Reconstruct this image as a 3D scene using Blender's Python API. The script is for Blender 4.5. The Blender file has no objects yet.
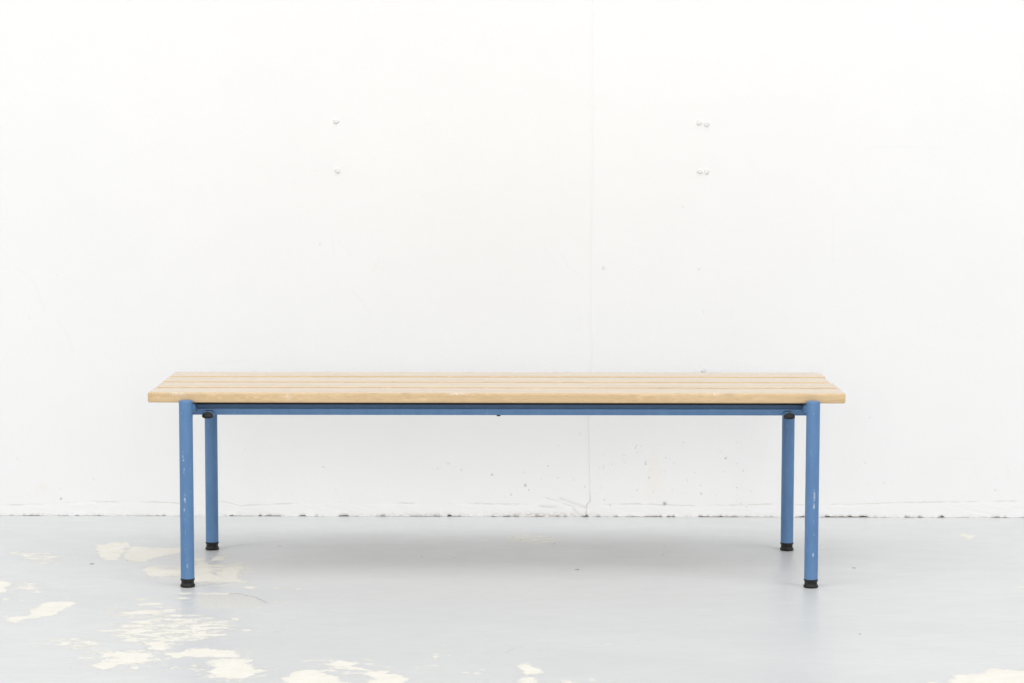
import bpy, bmesh, math, random
import numpy as np
from mathutils import Vector, Matrix

# ------------------------------------------------------------------ camera
scene = bpy.context.scene
PI = math.pi
cam_data = bpy.data.cameras.new("camera")
cam_data.sensor_width = 36.0
cam_data.lens = 36.0 * 2418.0 / 1024.0
cam_data.clip_start = 0.05
cam_data.clip_end = 100.0
cam = bpy.data.objects.new("camera", cam_data)
scene.collection.objects.link(cam)
cam.matrix_world = (Matrix.Translation((0.004819, -5.160594, 1.023449))
                    @ Matrix.Rotation(-0.004146, 4, 'Z')
                    @ Matrix.Rotation(PI / 2 - 0.095535, 4, 'X')
                    @ Matrix.Rotation(0.001926, 4, 'Z'))
scene.camera = cam

# ------------------------------------------------------------------ light
scene.view_settings.view_transform = 'Standard'
scene.view_settings.look = 'None'
scene.view_settings.exposure = 0.06
scene.view_settings.gamma = 1.0
world = bpy.data.worlds.new("World")
scene.world = world
world.use_nodes = True
bg = world.node_tree.nodes["Background"]
bg.inputs["Strength"].default_value = 1.20
# a white-walled room all round: brighter towards its walls, dimmer towards its ceiling
wt = world.node_tree
tcw = wt.nodes.new('ShaderNodeTexCoord')
sx = wt.nodes.new('ShaderNodeSeparateXYZ')
ramp = wt.nodes.new('ShaderNodeValToRGB')
ramp.color_ramp.elements[0].position = 0.10
ramp.color_ramp.elements[0].color = (1.0, 0.99, 0.975, 1)
ramp.color_ramp.elements[1].position = 0.60
ramp.color_ramp.elements[1].color = (0.40, 0.396, 0.39, 1)
wt.links.new(tcw.outputs['Generated'], sx.inputs[0])
wt.links.new(sx.outputs['Z'], ramp.inputs[0])
wt.links.new(ramp.outputs[0], bg.inputs["Color"])


def area_light(name, loc, target, sx, sy, power, col=(1, 1, 1)):
    ld = bpy.data.lights.new(name, 'AREA')
    ld.shape = 'RECTANGLE'
    ld.size, ld.size_y = sx, sy
    ld.energy = power
    ld.color = col
    o = bpy.data.objects.new(name, ld)
    scene.collection.objects.link(o)
    o.location = loc
    o.rotation_euler = (Vector(target) - Vector(loc)).to_track_quat('-Z', 'Y').to_euler()
    return o


area_light("overhead_softbox", (0.1, -4.4, 11.3), (0, 0.1, 0.3), 9.0, 6.5, 575, (1, 0.995, 0.985))
for side in (-1, 1):
    area_light("side_softbox", (side * 6.6, -4.6, 8.4), (side * 0.2, 0.4, 0.2), 4.4, 4.4, 245, (1, 0.995, 0.985))
area_light("front_fill", (0, -8.0, 1.9), (0, 0.9, 0.4), 4.0, 2.2, 110, (1, 0.995, 0.98))  # unseen fill lamp added to even out the wall and lift the shadow

scene.cycles.max_bounces = 8
scene.cycles.diffuse_bounces = 5

# ------------------------------------------------------------------ survey data (metres)
BARE = [[(-1.107,0.046),(-1.090,0.046),(-1.075,0.040),(-1.060,0.018),(-1.061,-0.026),(-1.053,-0.059),(-1.061,-0.091),(-1.079,-0.086)],
 [(-0.999,-0.350),(-0.982,-0.317),(-0.958,-0.328),(-0.962,-0.263),(-0.955,-0.210),(-0.943,-0.180),(-0.913,-0.169),(-0.881,-0.179),(-0.889,-0.234),(-0.898,-0.271),(-0.911,-0.320),(-0.950,-0.349),(-0.968,-0.388),(-0.986,-0.369)],
 [(-0.949,0.441),(-0.952,0.486),(-0.932,0.489),(-0.919,0.535),(-0.901,0.509),(-0.878,0.530),(-0.877,0.467),(-0.869,0.370),(-0.873,0.289),(-0.893,0.283),(-0.916,0.326),(-0.937,0.389)],
 [(-0.873,0.457),(-0.844,0.467),(-0.807,0.448),(-0.748,0.448),(-0.740,0.384),(-0.768,0.346),(-0.797,0.314),(-0.804,0.271),(-0.839,0.271),(-0.864,0.335)],
 [(-0.797,0.175),(-0.797,0.219),(-0.773,0.211),(-0.753,0.187),(-0.714,0.175),(-0.708,0.140),(-0.734,0.125),(-0.743,0.094),(-0.765,0.105),(-0.786,0.122)],
 [(-0.712,0.327),(-0.677,0.315),(-0.674,0.290),(-0.706,0.284)],
 [(-0.665,0.300),(-0.649,0.337),(-0.627,0.355),(-0.621,0.328),(-0.637,0.292),(-0.656,0.284)],
 [(-0.690,0.284),(-0.676,0.284),(-0.658,0.235),(-0.643,0.176),(-0.631,0.117),(-0.610,0.083),(-0.616,0.152),(-0.629,0.194),(-0.611,0.212),(-0.587,0.236),(-0.577,0.188),(-0.581,0.098),(-0.566,0.043),(-0.600,0.032),(-0.639,0.042),(-0.658,0.032),(-0.671,0.077)],
 [(-0.525,-0.020),(-0.528,-0.029),(-0.537,-0.032),(-0.547,-0.030),(-0.550,-0.024),(-0.555,-0.015),(-0.548,-0.010),(-0.538,-0.008),(-0.532,-0.011)],
 [(-0.691,-0.081),(-0.638,-0.079),(-0.576,-0.086),(-0.574,-0.102),(-0.636,-0.098),(-0.686,-0.099)],
 [(-0.654,-0.139),(-0.658,-0.148),(-0.665,-0.154),(-0.673,-0.148),(-0.681,-0.143),(-0.682,-0.134),(-0.677,-0.127),(-0.668,-0.123),(-0.662,-0.131)],
 [(-0.742,-0.150),(-0.745,-0.157),(-0.749,-0.159),(-0.755,-0.160),(-0.762,-0.153),(-0.763,-0.147),(-0.758,-0.143),(-0.752,-0.142),(-0.746,-0.145)],
 [(-0.709,-0.199),(-0.707,-0.209),(-0.722,-0.214),(-0.741,-0.213),(-0.751,-0.205),(-0.752,-0.194),(-0.746,-0.185),(-0.727,-0.185),(-0.708,-0.189)],
 [(-0.743,-0.285),(-0.741,-0.294),(-0.754,-0.301),(-0.769,-0.299),(-0.780,-0.290),(-0.779,-0.280),(-0.773,-0.272),(-0.757,-0.273),(-0.747,-0.276)],
 [(-0.702,-0.280),(-0.696,-0.294),(-0.716,-0.301),(-0.735,-0.298),(-0.746,-0.288),(-0.753,-0.272),(-0.740,-0.261),(-0.722,-0.260),(-0.702,-0.267)],
 [(-0.666,-0.273),(-0.669,-0.279),(-0.676,-0.286),(-0.682,-0.285),(-0.689,-0.276),(-0.691,-0.268),(-0.688,-0.259),(-0.679,-0.261),(-0.671,-0.266)],
 [(-0.678,-0.552),(-0.656,-0.556),(-0.639,-0.569),(-0.633,-0.613),(-0.648,-0.639),(-0.667,-0.613)],
 [(-0.764,-0.648),(-0.706,-0.647),(-0.661,-0.656),(-0.651,-0.698),(-0.659,-0.739),(-0.701,-0.751),(-0.713,-0.780),(-0.730,-0.788),(-0.749,-0.764),(-0.743,-0.728),(-0.715,-0.731),(-0.715,-0.698),(-0.750,-0.667)],
 [(-0.638,-0.660),(-0.601,-0.642),(-0.588,-0.617),(-0.560,-0.617),(-0.513,-0.638),(-0.490,-0.659),(-0.489,-0.689),(-0.534,-0.689),(-0.582,-0.685),(-0.609,-0.693),(-0.631,-0.677)],
 [(-0.521,-0.714),(-0.501,-0.697),(-0.478,-0.727),(-0.462,-0.750),(-0.450,-0.792),(-0.435,-0.810),(-0.456,-0.844),(-0.466,-0.865),(-0.494,-0.856),(-0.514,-0.838),(-0.535,-0.803),(-0.516,-0.775),(-0.529,-0.739)],
 [(-0.528,-0.743),(-0.528,-0.750),(-0.532,-0.754),(-0.537,-0.752),(-0.542,-0.747),(-0.544,-0.739),(-0.540,-0.731),(-0.535,-0.729),(-0.530,-0.736)],
 [(-0.518,-0.842),(-0.520,-0.847),(-0.526,-0.850),(-0.531,-0.849),(-0.537,-0.845),(-0.536,-0.840),(-0.535,-0.836),(-0.528,-0.833),(-0.521,-0.837)],
 [(-0.665,-0.780),(-0.665,-0.787),(-0.668,-0.791),(-0.673,-0.788),(-0.677,-0.784),(-0.677,-0.776),(-0.676,-0.770),(-0.671,-0.767),(-0.666,-0.773)],
 [(-0.586,-0.779),(-0.587,-0.785),(-0.590,-0.791),(-0.596,-0.789),(-0.601,-0.783),(-0.601,-0.776),(-0.598,-0.770),(-0.593,-0.769),(-0.589,-0.773)],
 [(-0.561,-0.763),(-0.562,-0.768),(-0.564,-0.771),(-0.567,-0.770),(-0.570,-0.766),(-0.570,-0.761),(-0.568,-0.757),(-0.566,-0.755),(-0.564,-0.757)],
 [(-0.390,-0.855),(-0.386,-0.815),(-0.361,-0.797),(-0.329,-0.797),(-0.315,-0.832),(-0.303,-0.844),(-0.280,-0.878),(-0.268,-0.888),(-0.263,-0.970),(-0.379,-0.971)],
 [(-0.332,-0.750),(-0.311,-0.741),(-0.299,-0.713),(-0.287,-0.726),(-0.267,-0.748),(-0.277,-0.763),(-0.304,-0.759)],
 [(-0.258,-0.780),(-0.261,-0.785),(-0.265,-0.787),(-0.271,-0.788),(-0.274,-0.784),(-0.275,-0.777),(-0.272,-0.774),(-0.266,-0.771),(-0.261,-0.774)],
 [(-0.249,-0.815),(-0.232,-0.797),(-0.203,-0.803),(-0.200,-0.820),(-0.171,-0.832),(-0.166,-0.872),(-0.171,-0.955),(-0.232,-0.955),(-0.240,-0.883),(-0.223,-0.864)],
 [(0.039,-0.743),(0.052,-0.731),(0.066,-0.755),(0.086,-0.813),(0.065,-0.824),(0.049,-0.840),(0.041,-0.813)],
 [(0.039,-0.860),(0.059,-0.848),(0.067,-0.865),(0.069,-0.954),(0.038,-0.954)],
 [(0.114,-0.871),(0.125,-0.872),(0.141,-0.892),(0.133,-0.897),(0.119,-0.886)],
 [(0.174,-0.871),(0.174,-0.875),(0.170,-0.877),(0.166,-0.876),(0.164,-0.873),(0.165,-0.868),(0.167,-0.864),(0.171,-0.865),(0.174,-0.866)],
 [(-0.038,-0.821),(-0.038,-0.825),(-0.041,-0.829),(-0.044,-0.826),(-0.046,-0.824),(-0.046,-0.819),(-0.044,-0.815),(-0.041,-0.814),(-0.038,-0.816)],
 [(-0.113,-0.755),(-0.114,-0.761),(-0.120,-0.765),(-0.127,-0.765),(-0.131,-0.758),(-0.134,-0.752),(-0.126,-0.748),(-0.121,-0.744),(-0.116,-0.748)],
 [(0.222,-0.574),(0.220,-0.581),(0.215,-0.582),(0.210,-0.581),(0.207,-0.578),(0.209,-0.571),(0.211,-0.566),(0.216,-0.565),(0.220,-0.568)],
 [(-0.115,-0.687),(-0.116,-0.692),(-0.118,-0.694),(-0.121,-0.693),(-0.122,-0.689),(-0.122,-0.685),(-0.120,-0.682),(-0.118,-0.680),(-0.116,-0.683)],
 [(0.810,-0.883),(0.831,-0.833),(0.880,-0.816),(0.909,-0.774),(0.934,-0.786),(0.963,-0.792),(1.002,-0.804),(0.966,-0.966),(0.798,-0.966)],
 [(0.769,-0.868),(0.778,-0.876),(0.786,-0.896),(0.777,-0.894)],
 [(1.119,0.656),(1.133,0.667),(1.137,0.636),(1.150,0.628),(1.143,0.589),(1.124,0.567),(1.120,0.603)],
 [(-1.081,0.354),(-1.084,0.345),(-1.088,0.335),(-1.097,0.338),(-1.102,0.348),(-1.104,0.359),(-1.103,0.368),(-1.095,0.373),(-1.086,0.363)],
 [(-1.122,0.382),(-1.121,0.374),(-1.126,0.369),(-1.133,0.372),(-1.137,0.378),(-1.140,0.386),(-1.137,0.392),(-1.130,0.391),(-1.124,0.389)],
 [(-1.012,0.329),(-1.010,0.324),(-1.019,0.319),(-1.029,0.323),(-1.038,0.325),(-1.037,0.332),(-1.034,0.338),(-1.023,0.339),(-1.016,0.334)],
 [(-1.028,0.264),(-1.028,0.258),(-1.030,0.254),(-1.033,0.255),(-1.037,0.260),(-1.037,0.267),(-1.037,0.272),(-1.033,0.271),(-1.030,0.270)],
 [(-1.023,-0.042),(-1.023,-0.049),(-1.025,-0.052),(-1.028,-0.050),(-1.031,-0.046),(-1.033,-0.038),(-1.032,-0.033),(-1.029,-0.031),(-1.024,-0.035)],
 [(-1.002,-0.031),(-1.002,-0.040),(-1.005,-0.046),(-1.012,-0.043),(-1.016,-0.036),(-1.018,-0.026),(-1.016,-0.022),(-1.010,-0.017),(-1.005,-0.022)],
 [(-1.014,0.013),(-1.015,0.007),(-1.015,0.002),(-1.018,0.004),(-1.021,0.009),(-1.021,0.016),(-1.021,0.021),(-1.019,0.023),(-1.017,0.019)],
 [(-1.035,-0.149),(-1.033,-0.157),(-1.035,-0.159),(-1.038,-0.160),(-1.040,-0.153),(-1.042,-0.145),(-1.042,-0.137),(-1.039,-0.139),(-1.036,-0.142)],
 [(-0.947,-0.042),(-0.946,-0.047),(-0.949,-0.051),(-0.953,-0.050),(-0.956,-0.045),(-0.958,-0.039),(-0.956,-0.034),(-0.952,-0.035),(-0.948,-0.035)],
 [(0.763,0.458),(0.760,0.454),(0.757,0.451),(0.753,0.450),(0.751,0.456),(0.752,0.462),(0.754,0.465),(0.759,0.467),(0.762,0.464)],
 [(1.137,-0.008),(1.132,-0.014),(1.126,-0.016),(1.120,-0.015),(1.117,-0.011),(1.118,-0.004),(1.124,-0.001),(1.129,0.000),(1.136,-0.003)],
 [(1.054,-0.378),(1.050,-0.382),(1.045,-0.384),(1.039,-0.384),(1.037,-0.380),(1.036,-0.376),(1.042,-0.371),(1.049,-0.371),(1.054,-0.372)],
 [(-0.471,-0.028),(-0.473,-0.034),(-0.480,-0.037),(-0.488,-0.036),(-0.494,-0.032),(-0.494,-0.025),(-0.489,-0.020),(-0.482,-0.019),(-0.475,-0.022)],
 [(-0.428,-0.039),(-0.430,-0.044),(-0.433,-0.050),(-0.436,-0.048),(-0.441,-0.042),(-0.440,-0.035),(-0.438,-0.031),(-0.434,-0.030),(-0.431,-0.032)],
 [(-0.464,-0.177),(-0.465,-0.182),(-0.468,-0.185),(-0.471,-0.184),(-0.473,-0.180),(-0.473,-0.175),(-0.472,-0.170),(-0.469,-0.171),(-0.465,-0.173)],
 [(-0.525,-0.343),(-0.524,-0.350),(-0.530,-0.353),(-0.536,-0.353),(-0.541,-0.346),(-0.540,-0.338),(-0.538,-0.333),(-0.532,-0.330),(-0.525,-0.334)],
 [(-0.491,-0.451),(-0.493,-0.459),(-0.496,-0.462),(-0.502,-0.459),(-0.504,-0.454),(-0.507,-0.448),(-0.504,-0.442),(-0.498,-0.443),(-0.495,-0.444)]]
WORN = [[(-0.642,-0.168),(-0.641,-0.121),(-0.625,-0.099),(-0.575,-0.094),(-0.533,-0.109),(-0.506,-0.141),(-0.488,-0.188),(-0.492,-0.218),(-0.519,-0.239),(-0.565,-0.249),(-0.607,-0.244),(-0.631,-0.219)],
 [(-0.763,-0.494),(-0.747,-0.420),(-0.734,-0.387),(-0.693,-0.391),(-0.675,-0.391),(-0.664,-0.343),(-0.623,-0.343),(-0.612,-0.386),(-0.579,-0.357),(-0.555,-0.391),(-0.549,-0.419),(-0.559,-0.461),(-0.548,-0.479),(-0.568,-0.524),(-0.599,-0.533),(-0.620,-0.540),(-0.654,-0.540),(-0.674,-0.525),(-0.687,-0.546),(-0.708,-0.546),(-0.723,-0.521),(-0.744,-0.498)]]
FLAKY = [[(-0.774,-0.498),(-0.761,-0.406),(-0.734,-0.358),(-0.698,-0.329),(-0.670,-0.299),(-0.620,-0.309),(-0.603,-0.357),(-0.559,-0.357),(-0.533,-0.414),(-0.539,-0.497),(-0.564,-0.551),(-0.616,-0.569),(-0.672,-0.578),(-0.723,-0.561)],
 [(-0.684,-0.561),(-0.647,-0.552),(-0.627,-0.595),(-0.632,-0.647),(-0.665,-0.630)],
 [(-0.764,0.211),(-0.706,0.199),(-0.683,0.284),(-0.647,0.248),(-0.589,0.260),(-0.568,0.188),(-0.569,0.072),(-0.548,0.016),(-0.616,0.004),(-0.658,0.015),(-0.702,0.082),(-0.744,0.071)],
 [(-0.795,-0.270),(-0.728,-0.250),(-0.666,-0.249),(-0.655,-0.299),(-0.707,-0.339),(-0.772,-0.310)],
 [(-0.866,-0.553),(-0.842,-0.535),(-0.777,-0.552),(-0.769,-0.596),(-0.799,-0.622),(-0.852,-0.597)],
 [(-0.559,-0.638),(-0.492,-0.638),(-0.450,-0.722),(-0.433,-0.818),(-0.457,-0.881),(-0.516,-0.858),(-0.543,-0.787)],
 [(-0.773,-0.639),(-0.665,-0.630),(-0.633,-0.723),(-0.700,-0.772),(-0.751,-0.796)],
 [(-0.334,-0.721),(-0.260,-0.721),(-0.234,-0.786),(-0.272,-0.818),(-0.326,-0.786)],
 [(-1.124,0.382),(-1.081,0.395),(-1.006,0.332),(-1.018,0.245),(-1.059,0.282)],
 [(-1.048,0.002),(-1.007,0.024),(-0.982,-0.064),(-1.026,-0.075)],
 [(0.013,0.587),(0.054,0.629),(0.117,0.608),(0.135,0.547),(0.119,0.507),(0.072,0.520),(0.020,0.546)]]
FLOOR_CRACKS_AND_SHADOWS = [[(-0.5743,-0.0968),(-0.5561,-0.0882),(-0.5324,-0.1115),(-0.5138,-0.1272),(-0.4993,-0.1565),(-0.4856,-0.1875)],
 [(-1.0434,0.1498),(-1.0395,0.1698),(-1.0304,0.1805)],
 [(-0.6481,0.4556),(-0.6030,0.4954),(-0.5650,0.5183),(-0.5185,0.5293)],  # thin shadow running from the rear left foot, painted as a dark line
 [(0.6532,0.4602),(0.6275,0.4837),(0.5942,0.5047)],  # painted shadow line of the rear right foot
 [(-0.4472,-0.4740),(-0.4327,-0.4601),(-0.4220,-0.4471)],
 [(0.0114,-0.6553),(0.0248,-0.6184),(0.0479,-0.6010)],
 [(0.9197,-0.6656),(0.9525,-0.6443),(0.9686,-0.6399)]]
FLOOR_FLECKS = [(-0.923,0.246,0.0038,1.00),(0.174,0.184,0.0048,0.90),(0.798,0.208,0.0038,0.90),(0.710,-0.482,0.0048,0.60),(-0.732,-0.822,0.0038,0.50),(-0.663,-0.255,0.0034,0.60),(-0.518,0.470,0.0072,0.55),(0.389,0.482,0.0036,0.60),(0.378,0.366,0.0036,0.60),(0.251,0.644,0.0036,0.50),(-0.850,0.289,0.0036,0.50),(0.129,0.507,0.0031,0.70),(0.049,0.560,0.0031,0.60),(1.141,0.082,0.0036,0.50),(-0.179,0.337,0.0048,0.60),(-0.103,0.331,0.0036,0.60),(-0.400,0.530,0.0048,0.40),(-0.816,0.581,0.0036,0.40),(0.191,0.290,0.0029,0.40)]
JOINT = [(0.2279,1.3097),(0.2295,1.1471),(0.2286,1.0308),(0.2303,0.8991),(0.2289,0.6741),(0.2282,0.5233),(0.2278,0.4930),(0.2318,0.4577),(0.2302,0.3667),(0.2227,0.2500),(0.2254,0.1685),(0.2266,0.0792),(0.2288,0.0409),(0.2193,0.0306),(0.2189,0.0076)]
LEDGE = [(-1.2908,0.0250),(-1.1135,0.0317),(-1.0374,0.0370),(-0.8856,0.0360),(-0.7591,0.0291),(-0.7033,0.0382),(-0.6780,0.0326),(-0.6578,0.0263),(-0.5059,0.0343),(-0.4299,0.0357),(-0.2528,0.0335),(-0.1009,0.0338),(0.0636,0.0313),(0.0839,0.0314),(0.1091,0.0496),(0.1395,0.0420),(0.1648,0.0318),(0.1902,0.0267),(0.2180,0.0217),(0.2534,0.0307),(0.3293,0.0334),(0.5065,0.0287),(0.6583,0.0328),(0.8355,0.0319),(1.0125,0.0387),(1.1643,0.0403),(1.3514,0.0432)]
GAPS = [(-1.1925,-1.1824,1.00),(-1.0557,-1.0025,0.50),(-0.9164,-0.8607,0.50),(-0.8050,-0.7796,0.50),(-0.6834,-0.6745,1.30),(-0.6112,-0.6011,1.60),(-0.5922,-0.5542,0.90),(-0.5086,-0.4922,1.70),(-0.4681,-0.4605,1.00),(-0.4453,-0.4403,0.80),(-0.4073,-0.3820,1.40),(-0.3744,-0.3542,0.40),(-0.2275,-0.1668,0.80),(-0.1693,-0.1516,1.50),(-0.1313,-0.1199,2.00),(-0.1186,-0.1110,1.20),(0.0384,0.0460,1.60),(0.0763,0.1143,0.70),(0.1396,0.1574,0.60),(0.2105,0.2232,2.80),(0.2333,0.2536,0.80),(0.3169,0.3549,0.70),(0.3675,0.4106,1.00),(0.4232,0.4435,1.50),(0.5017,0.5574,0.90),(0.5574,0.5777,1.90),(0.5777,0.6131,1.10),(0.6207,0.6587,0.90),(0.6637,0.7043,0.70),(0.7473,0.7751,1.40),(0.8182,0.8562,1.50),(0.8562,0.9346,1.90),(0.9625,0.9878,0.60),(1.0258,1.0485,1.40),(1.0587,1.0713,1.80),(1.1093,1.1245,1.80),(1.1599,1.1802,0.60),(1.2511,1.2662,1.70),(1.2738,1.2840,0.90),(1.3017,1.3270,0.50)]
SPECKS = [(-0.116,1.099,0.0022,0.60),(0.258,0.631,0.0044,0.75),(0.264,0.628,0.0029,0.40),(0.497,0.626,0.0029,0.90),(0.456,0.783,0.0035,0.50),(-0.416,0.523,0.0022,0.90),(-0.400,0.523,0.0022,0.90),(-0.452,0.689,0.0044,0.45),(-0.385,0.431,0.0044,0.30),(-1.112,0.611,0.0051,0.35),(-1.184,0.500,0.0035,0.50),(-0.992,1.283,0.0066,0.20),(0.793,1.227,0.0066,0.20),(0.509,0.521,0.0033,0.50),(-0.295,1.027,0.0044,0.25),(-1.113,0.068,0.0031,0.50),(-1.111,0.043,0.0035,0.90),(-1.060,0.125,0.0022,0.60),(-1.029,0.092,0.0029,0.60),(-1.220,0.144,0.0044,0.40),(-1.158,0.069,0.0110,0.25),(-0.986,0.082,0.0044,0.25),(-1.194,0.053,0.0033,0.40),(-0.644,0.169,0.0044,0.35),(-0.447,0.126,0.0040,0.60),(-0.131,0.135,0.0029,0.70),(-0.159,0.122,0.0029,0.40),(-0.131,0.135,0.0044,0.30),(-0.020,0.107,0.0035,0.90),(0.064,0.080,0.0048,0.80),(0.028,0.056,0.0031,0.80),(-0.098,0.119,0.0035,0.60),(-0.157,0.122,0.0044,0.35),(0.202,0.212,0.0029,0.70),(0.121,0.130,0.0031,0.60),(0.342,0.176,0.0031,0.70),(0.346,0.164,0.0029,0.60),(0.377,0.100,0.0031,0.95),(0.346,0.068,0.0031,0.70),(0.417,0.034,0.0053,1.00),(0.570,0.150,0.0033,0.90),(0.509,0.059,0.0044,0.60),(0.506,0.080,0.0031,0.60),(0.614,0.118,0.0031,0.60),(0.633,0.065,0.0031,0.50),(0.623,0.026,0.0029,0.50),(0.435,0.069,0.0031,0.50),(0.473,0.092,0.0029,0.60),(0.933,0.254,0.0044,0.40),(0.922,0.139,0.0044,0.40),(0.971,0.088,0.0044,0.45),(1.252,0.069,0.0033,0.60),(1.284,0.117,0.0044,0.30),(1.125,0.124,0.0044,0.25),(0.215,0.077,0.0035,0.60),(0.253,0.072,0.0031,0.60),(0.264,0.043,0.0031,0.60),(0.279,0.029,0.0031,0.60),(-0.415,0.063,0.0066,0.30),(-0.528,0.056,0.0044,0.35),(0.864,0.655,0.0033,0.30)]
SCRATCHES = [[(-0.421,0.705),(-0.417,0.660)],[(-0.406,0.698),(-0.374,0.660)],[(-0.314,0.640),(-0.322,0.618)],[(-0.306,0.653),(-0.311,0.628)],[(-0.372,0.573),(-0.347,0.542),(-0.327,0.510)],[(-1.214,0.626),(-1.172,0.596),(-1.146,0.521)],[(-1.111,0.495),(-1.087,0.458),(-1.075,0.415)],[(0.832,0.763),(0.832,0.650)],[(0.152,0.666),(0.170,0.631),(0.210,0.604)],[(-0.718,0.390),(-0.642,0.395)],[(0.201,0.498),(0.193,0.473)],[(0.910,0.925),(0.935,0.935),(1.097,0.931)],[(0.211,1.036),(0.241,1.031)],[(1.281,0.140),(1.282,0.104)],[(1.137,0.150),(1.200,0.148)],[(0.936,0.081),(0.926,0.083)],[(0.185,0.020),(0.198,0.008)],[(0.152,0.046),(0.218,0.023)],[(0.102,0.025),(0.142,0.023)]]
SMUDGES = [(0.392,0.105,0.022,0.055,0.50),(0.380,0.062,0.025,0.020,0.40),(-1.158,0.071,0.020,0.018,0.35)]
SCREWS = [(-0.4099,0.9943),(-0.4071,0.8719),(0.4950,0.9936),(0.5145,0.9891),(0.4979,0.8717),(0.5156,0.8717),(0.5127,0.3698)]


# ------------------------------------------------------------------ node helpers
class Nodes:
    def __init__(self, name):
        self.m = bpy.data.materials.new(name)
        self.m.use_nodes = True
        self.t = self.m.node_tree
        self.b = self.t.nodes["Principled BSDF"]

    def n(self, typ, **kw):
        x = self.t.nodes.new(typ)
        for k, v in kw.items():
            setattr(x, k, v)
        return x

    def put(self, sock, v):
        if isinstance(v, bpy.types.NodeSocket):
            self.t.links.new(v, sock)
        elif isinstance(v, (tuple, list)) and len(v) == 3 and sock.type == 'RGBA':
            sock.default_value = (*v, 1)
        else:
            sock.default_value = v

    def math(self, op, a, b=0.0, c=0.0, clamp=False):
        x = self.n('ShaderNodeMath', operation=op, use_clamp=clamp)
        for i, v in enumerate((a, b, c)):
            self.put(x.inputs[i], v)
        return x.outputs[0]

    def step(self, v, lo, hi, a=0.0, b=1.0):
        x = self.n('ShaderNodeMapRange', interpolation_type='SMOOTHSTEP')
        for i, q in enumerate((v, lo, hi, a, b)):
            self.put(x.inputs[i], q)
        return x.outputs[0]

    def lin(self, v, lo, hi, a=0.0, b=1.0):
        x = self.n('ShaderNodeMapRange')
        for i, q in enumerate((v, lo, hi, a, b)):
            self.put(x.inputs[i], q)
        return x.outputs[0]

    def mix(self, f, a, b, blend='MIX'):
        x = self.n('ShaderNodeMix', data_type='RGBA', blend_type=blend)
        self.put(x.inputs[0], f)
        self.put(x.inputs[6], a)
        self.put(x.inputs[7], b)
        return x.outputs[2]

    def attr(self, name):
        return self.n('ShaderNodeAttribute', attribute_name=name).outputs['Fac']

    def coords(self, scale=(1, 1, 1), loc=(0, 0, 0)):
        tc = self.n('ShaderNodeTexCoord')
        mp = self.n('ShaderNodeMapping')
        self.put(mp.inputs['Vector'], tc.outputs['Object'])
        mp.inputs['Scale'].default_value = scale
        mp.inputs['Location'].default_value = loc
        return mp.outputs[0]

    def noise(self, vec, scale, detail=3.0, rough=0.55, dist=0.0):
        x = self.n('ShaderNodeTexNoise')
        self.put(x.inputs['Vector'], vec)
        x.inputs['Scale'].default_value = scale
        x.inputs['Detail'].default_value = detail
        x.inputs['Roughness'].default_value = rough
        x.inputs['Distortion'].default_value = dist
        return x.outputs['Fac']

    def voronoi(self, vec, scale):
        x = self.n('ShaderNodeTexVoronoi')
        self.put(x.inputs['Vector'], vec)
        x.inputs['Scale'].default_value = scale
        return x.outputs['Distance'], x.outputs['Color']

    def bump(self, h, dist, strength=1.0, normal=None):
        x = self.n('ShaderNodeBump')
        self.put(x.inputs['Height'], h)
        x.inputs['Distance'].default_value = dist
        x.inputs['Strength'].default_value = strength
        if normal is not None:
            self.put(x.inputs['Normal'], normal)
        return x.outputs[0]

    def out(self, **kw):
        for k, v in kw.items():
            self.put(self.b.inputs[k.replace('_', ' ')], v)
        return self.m


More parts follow.
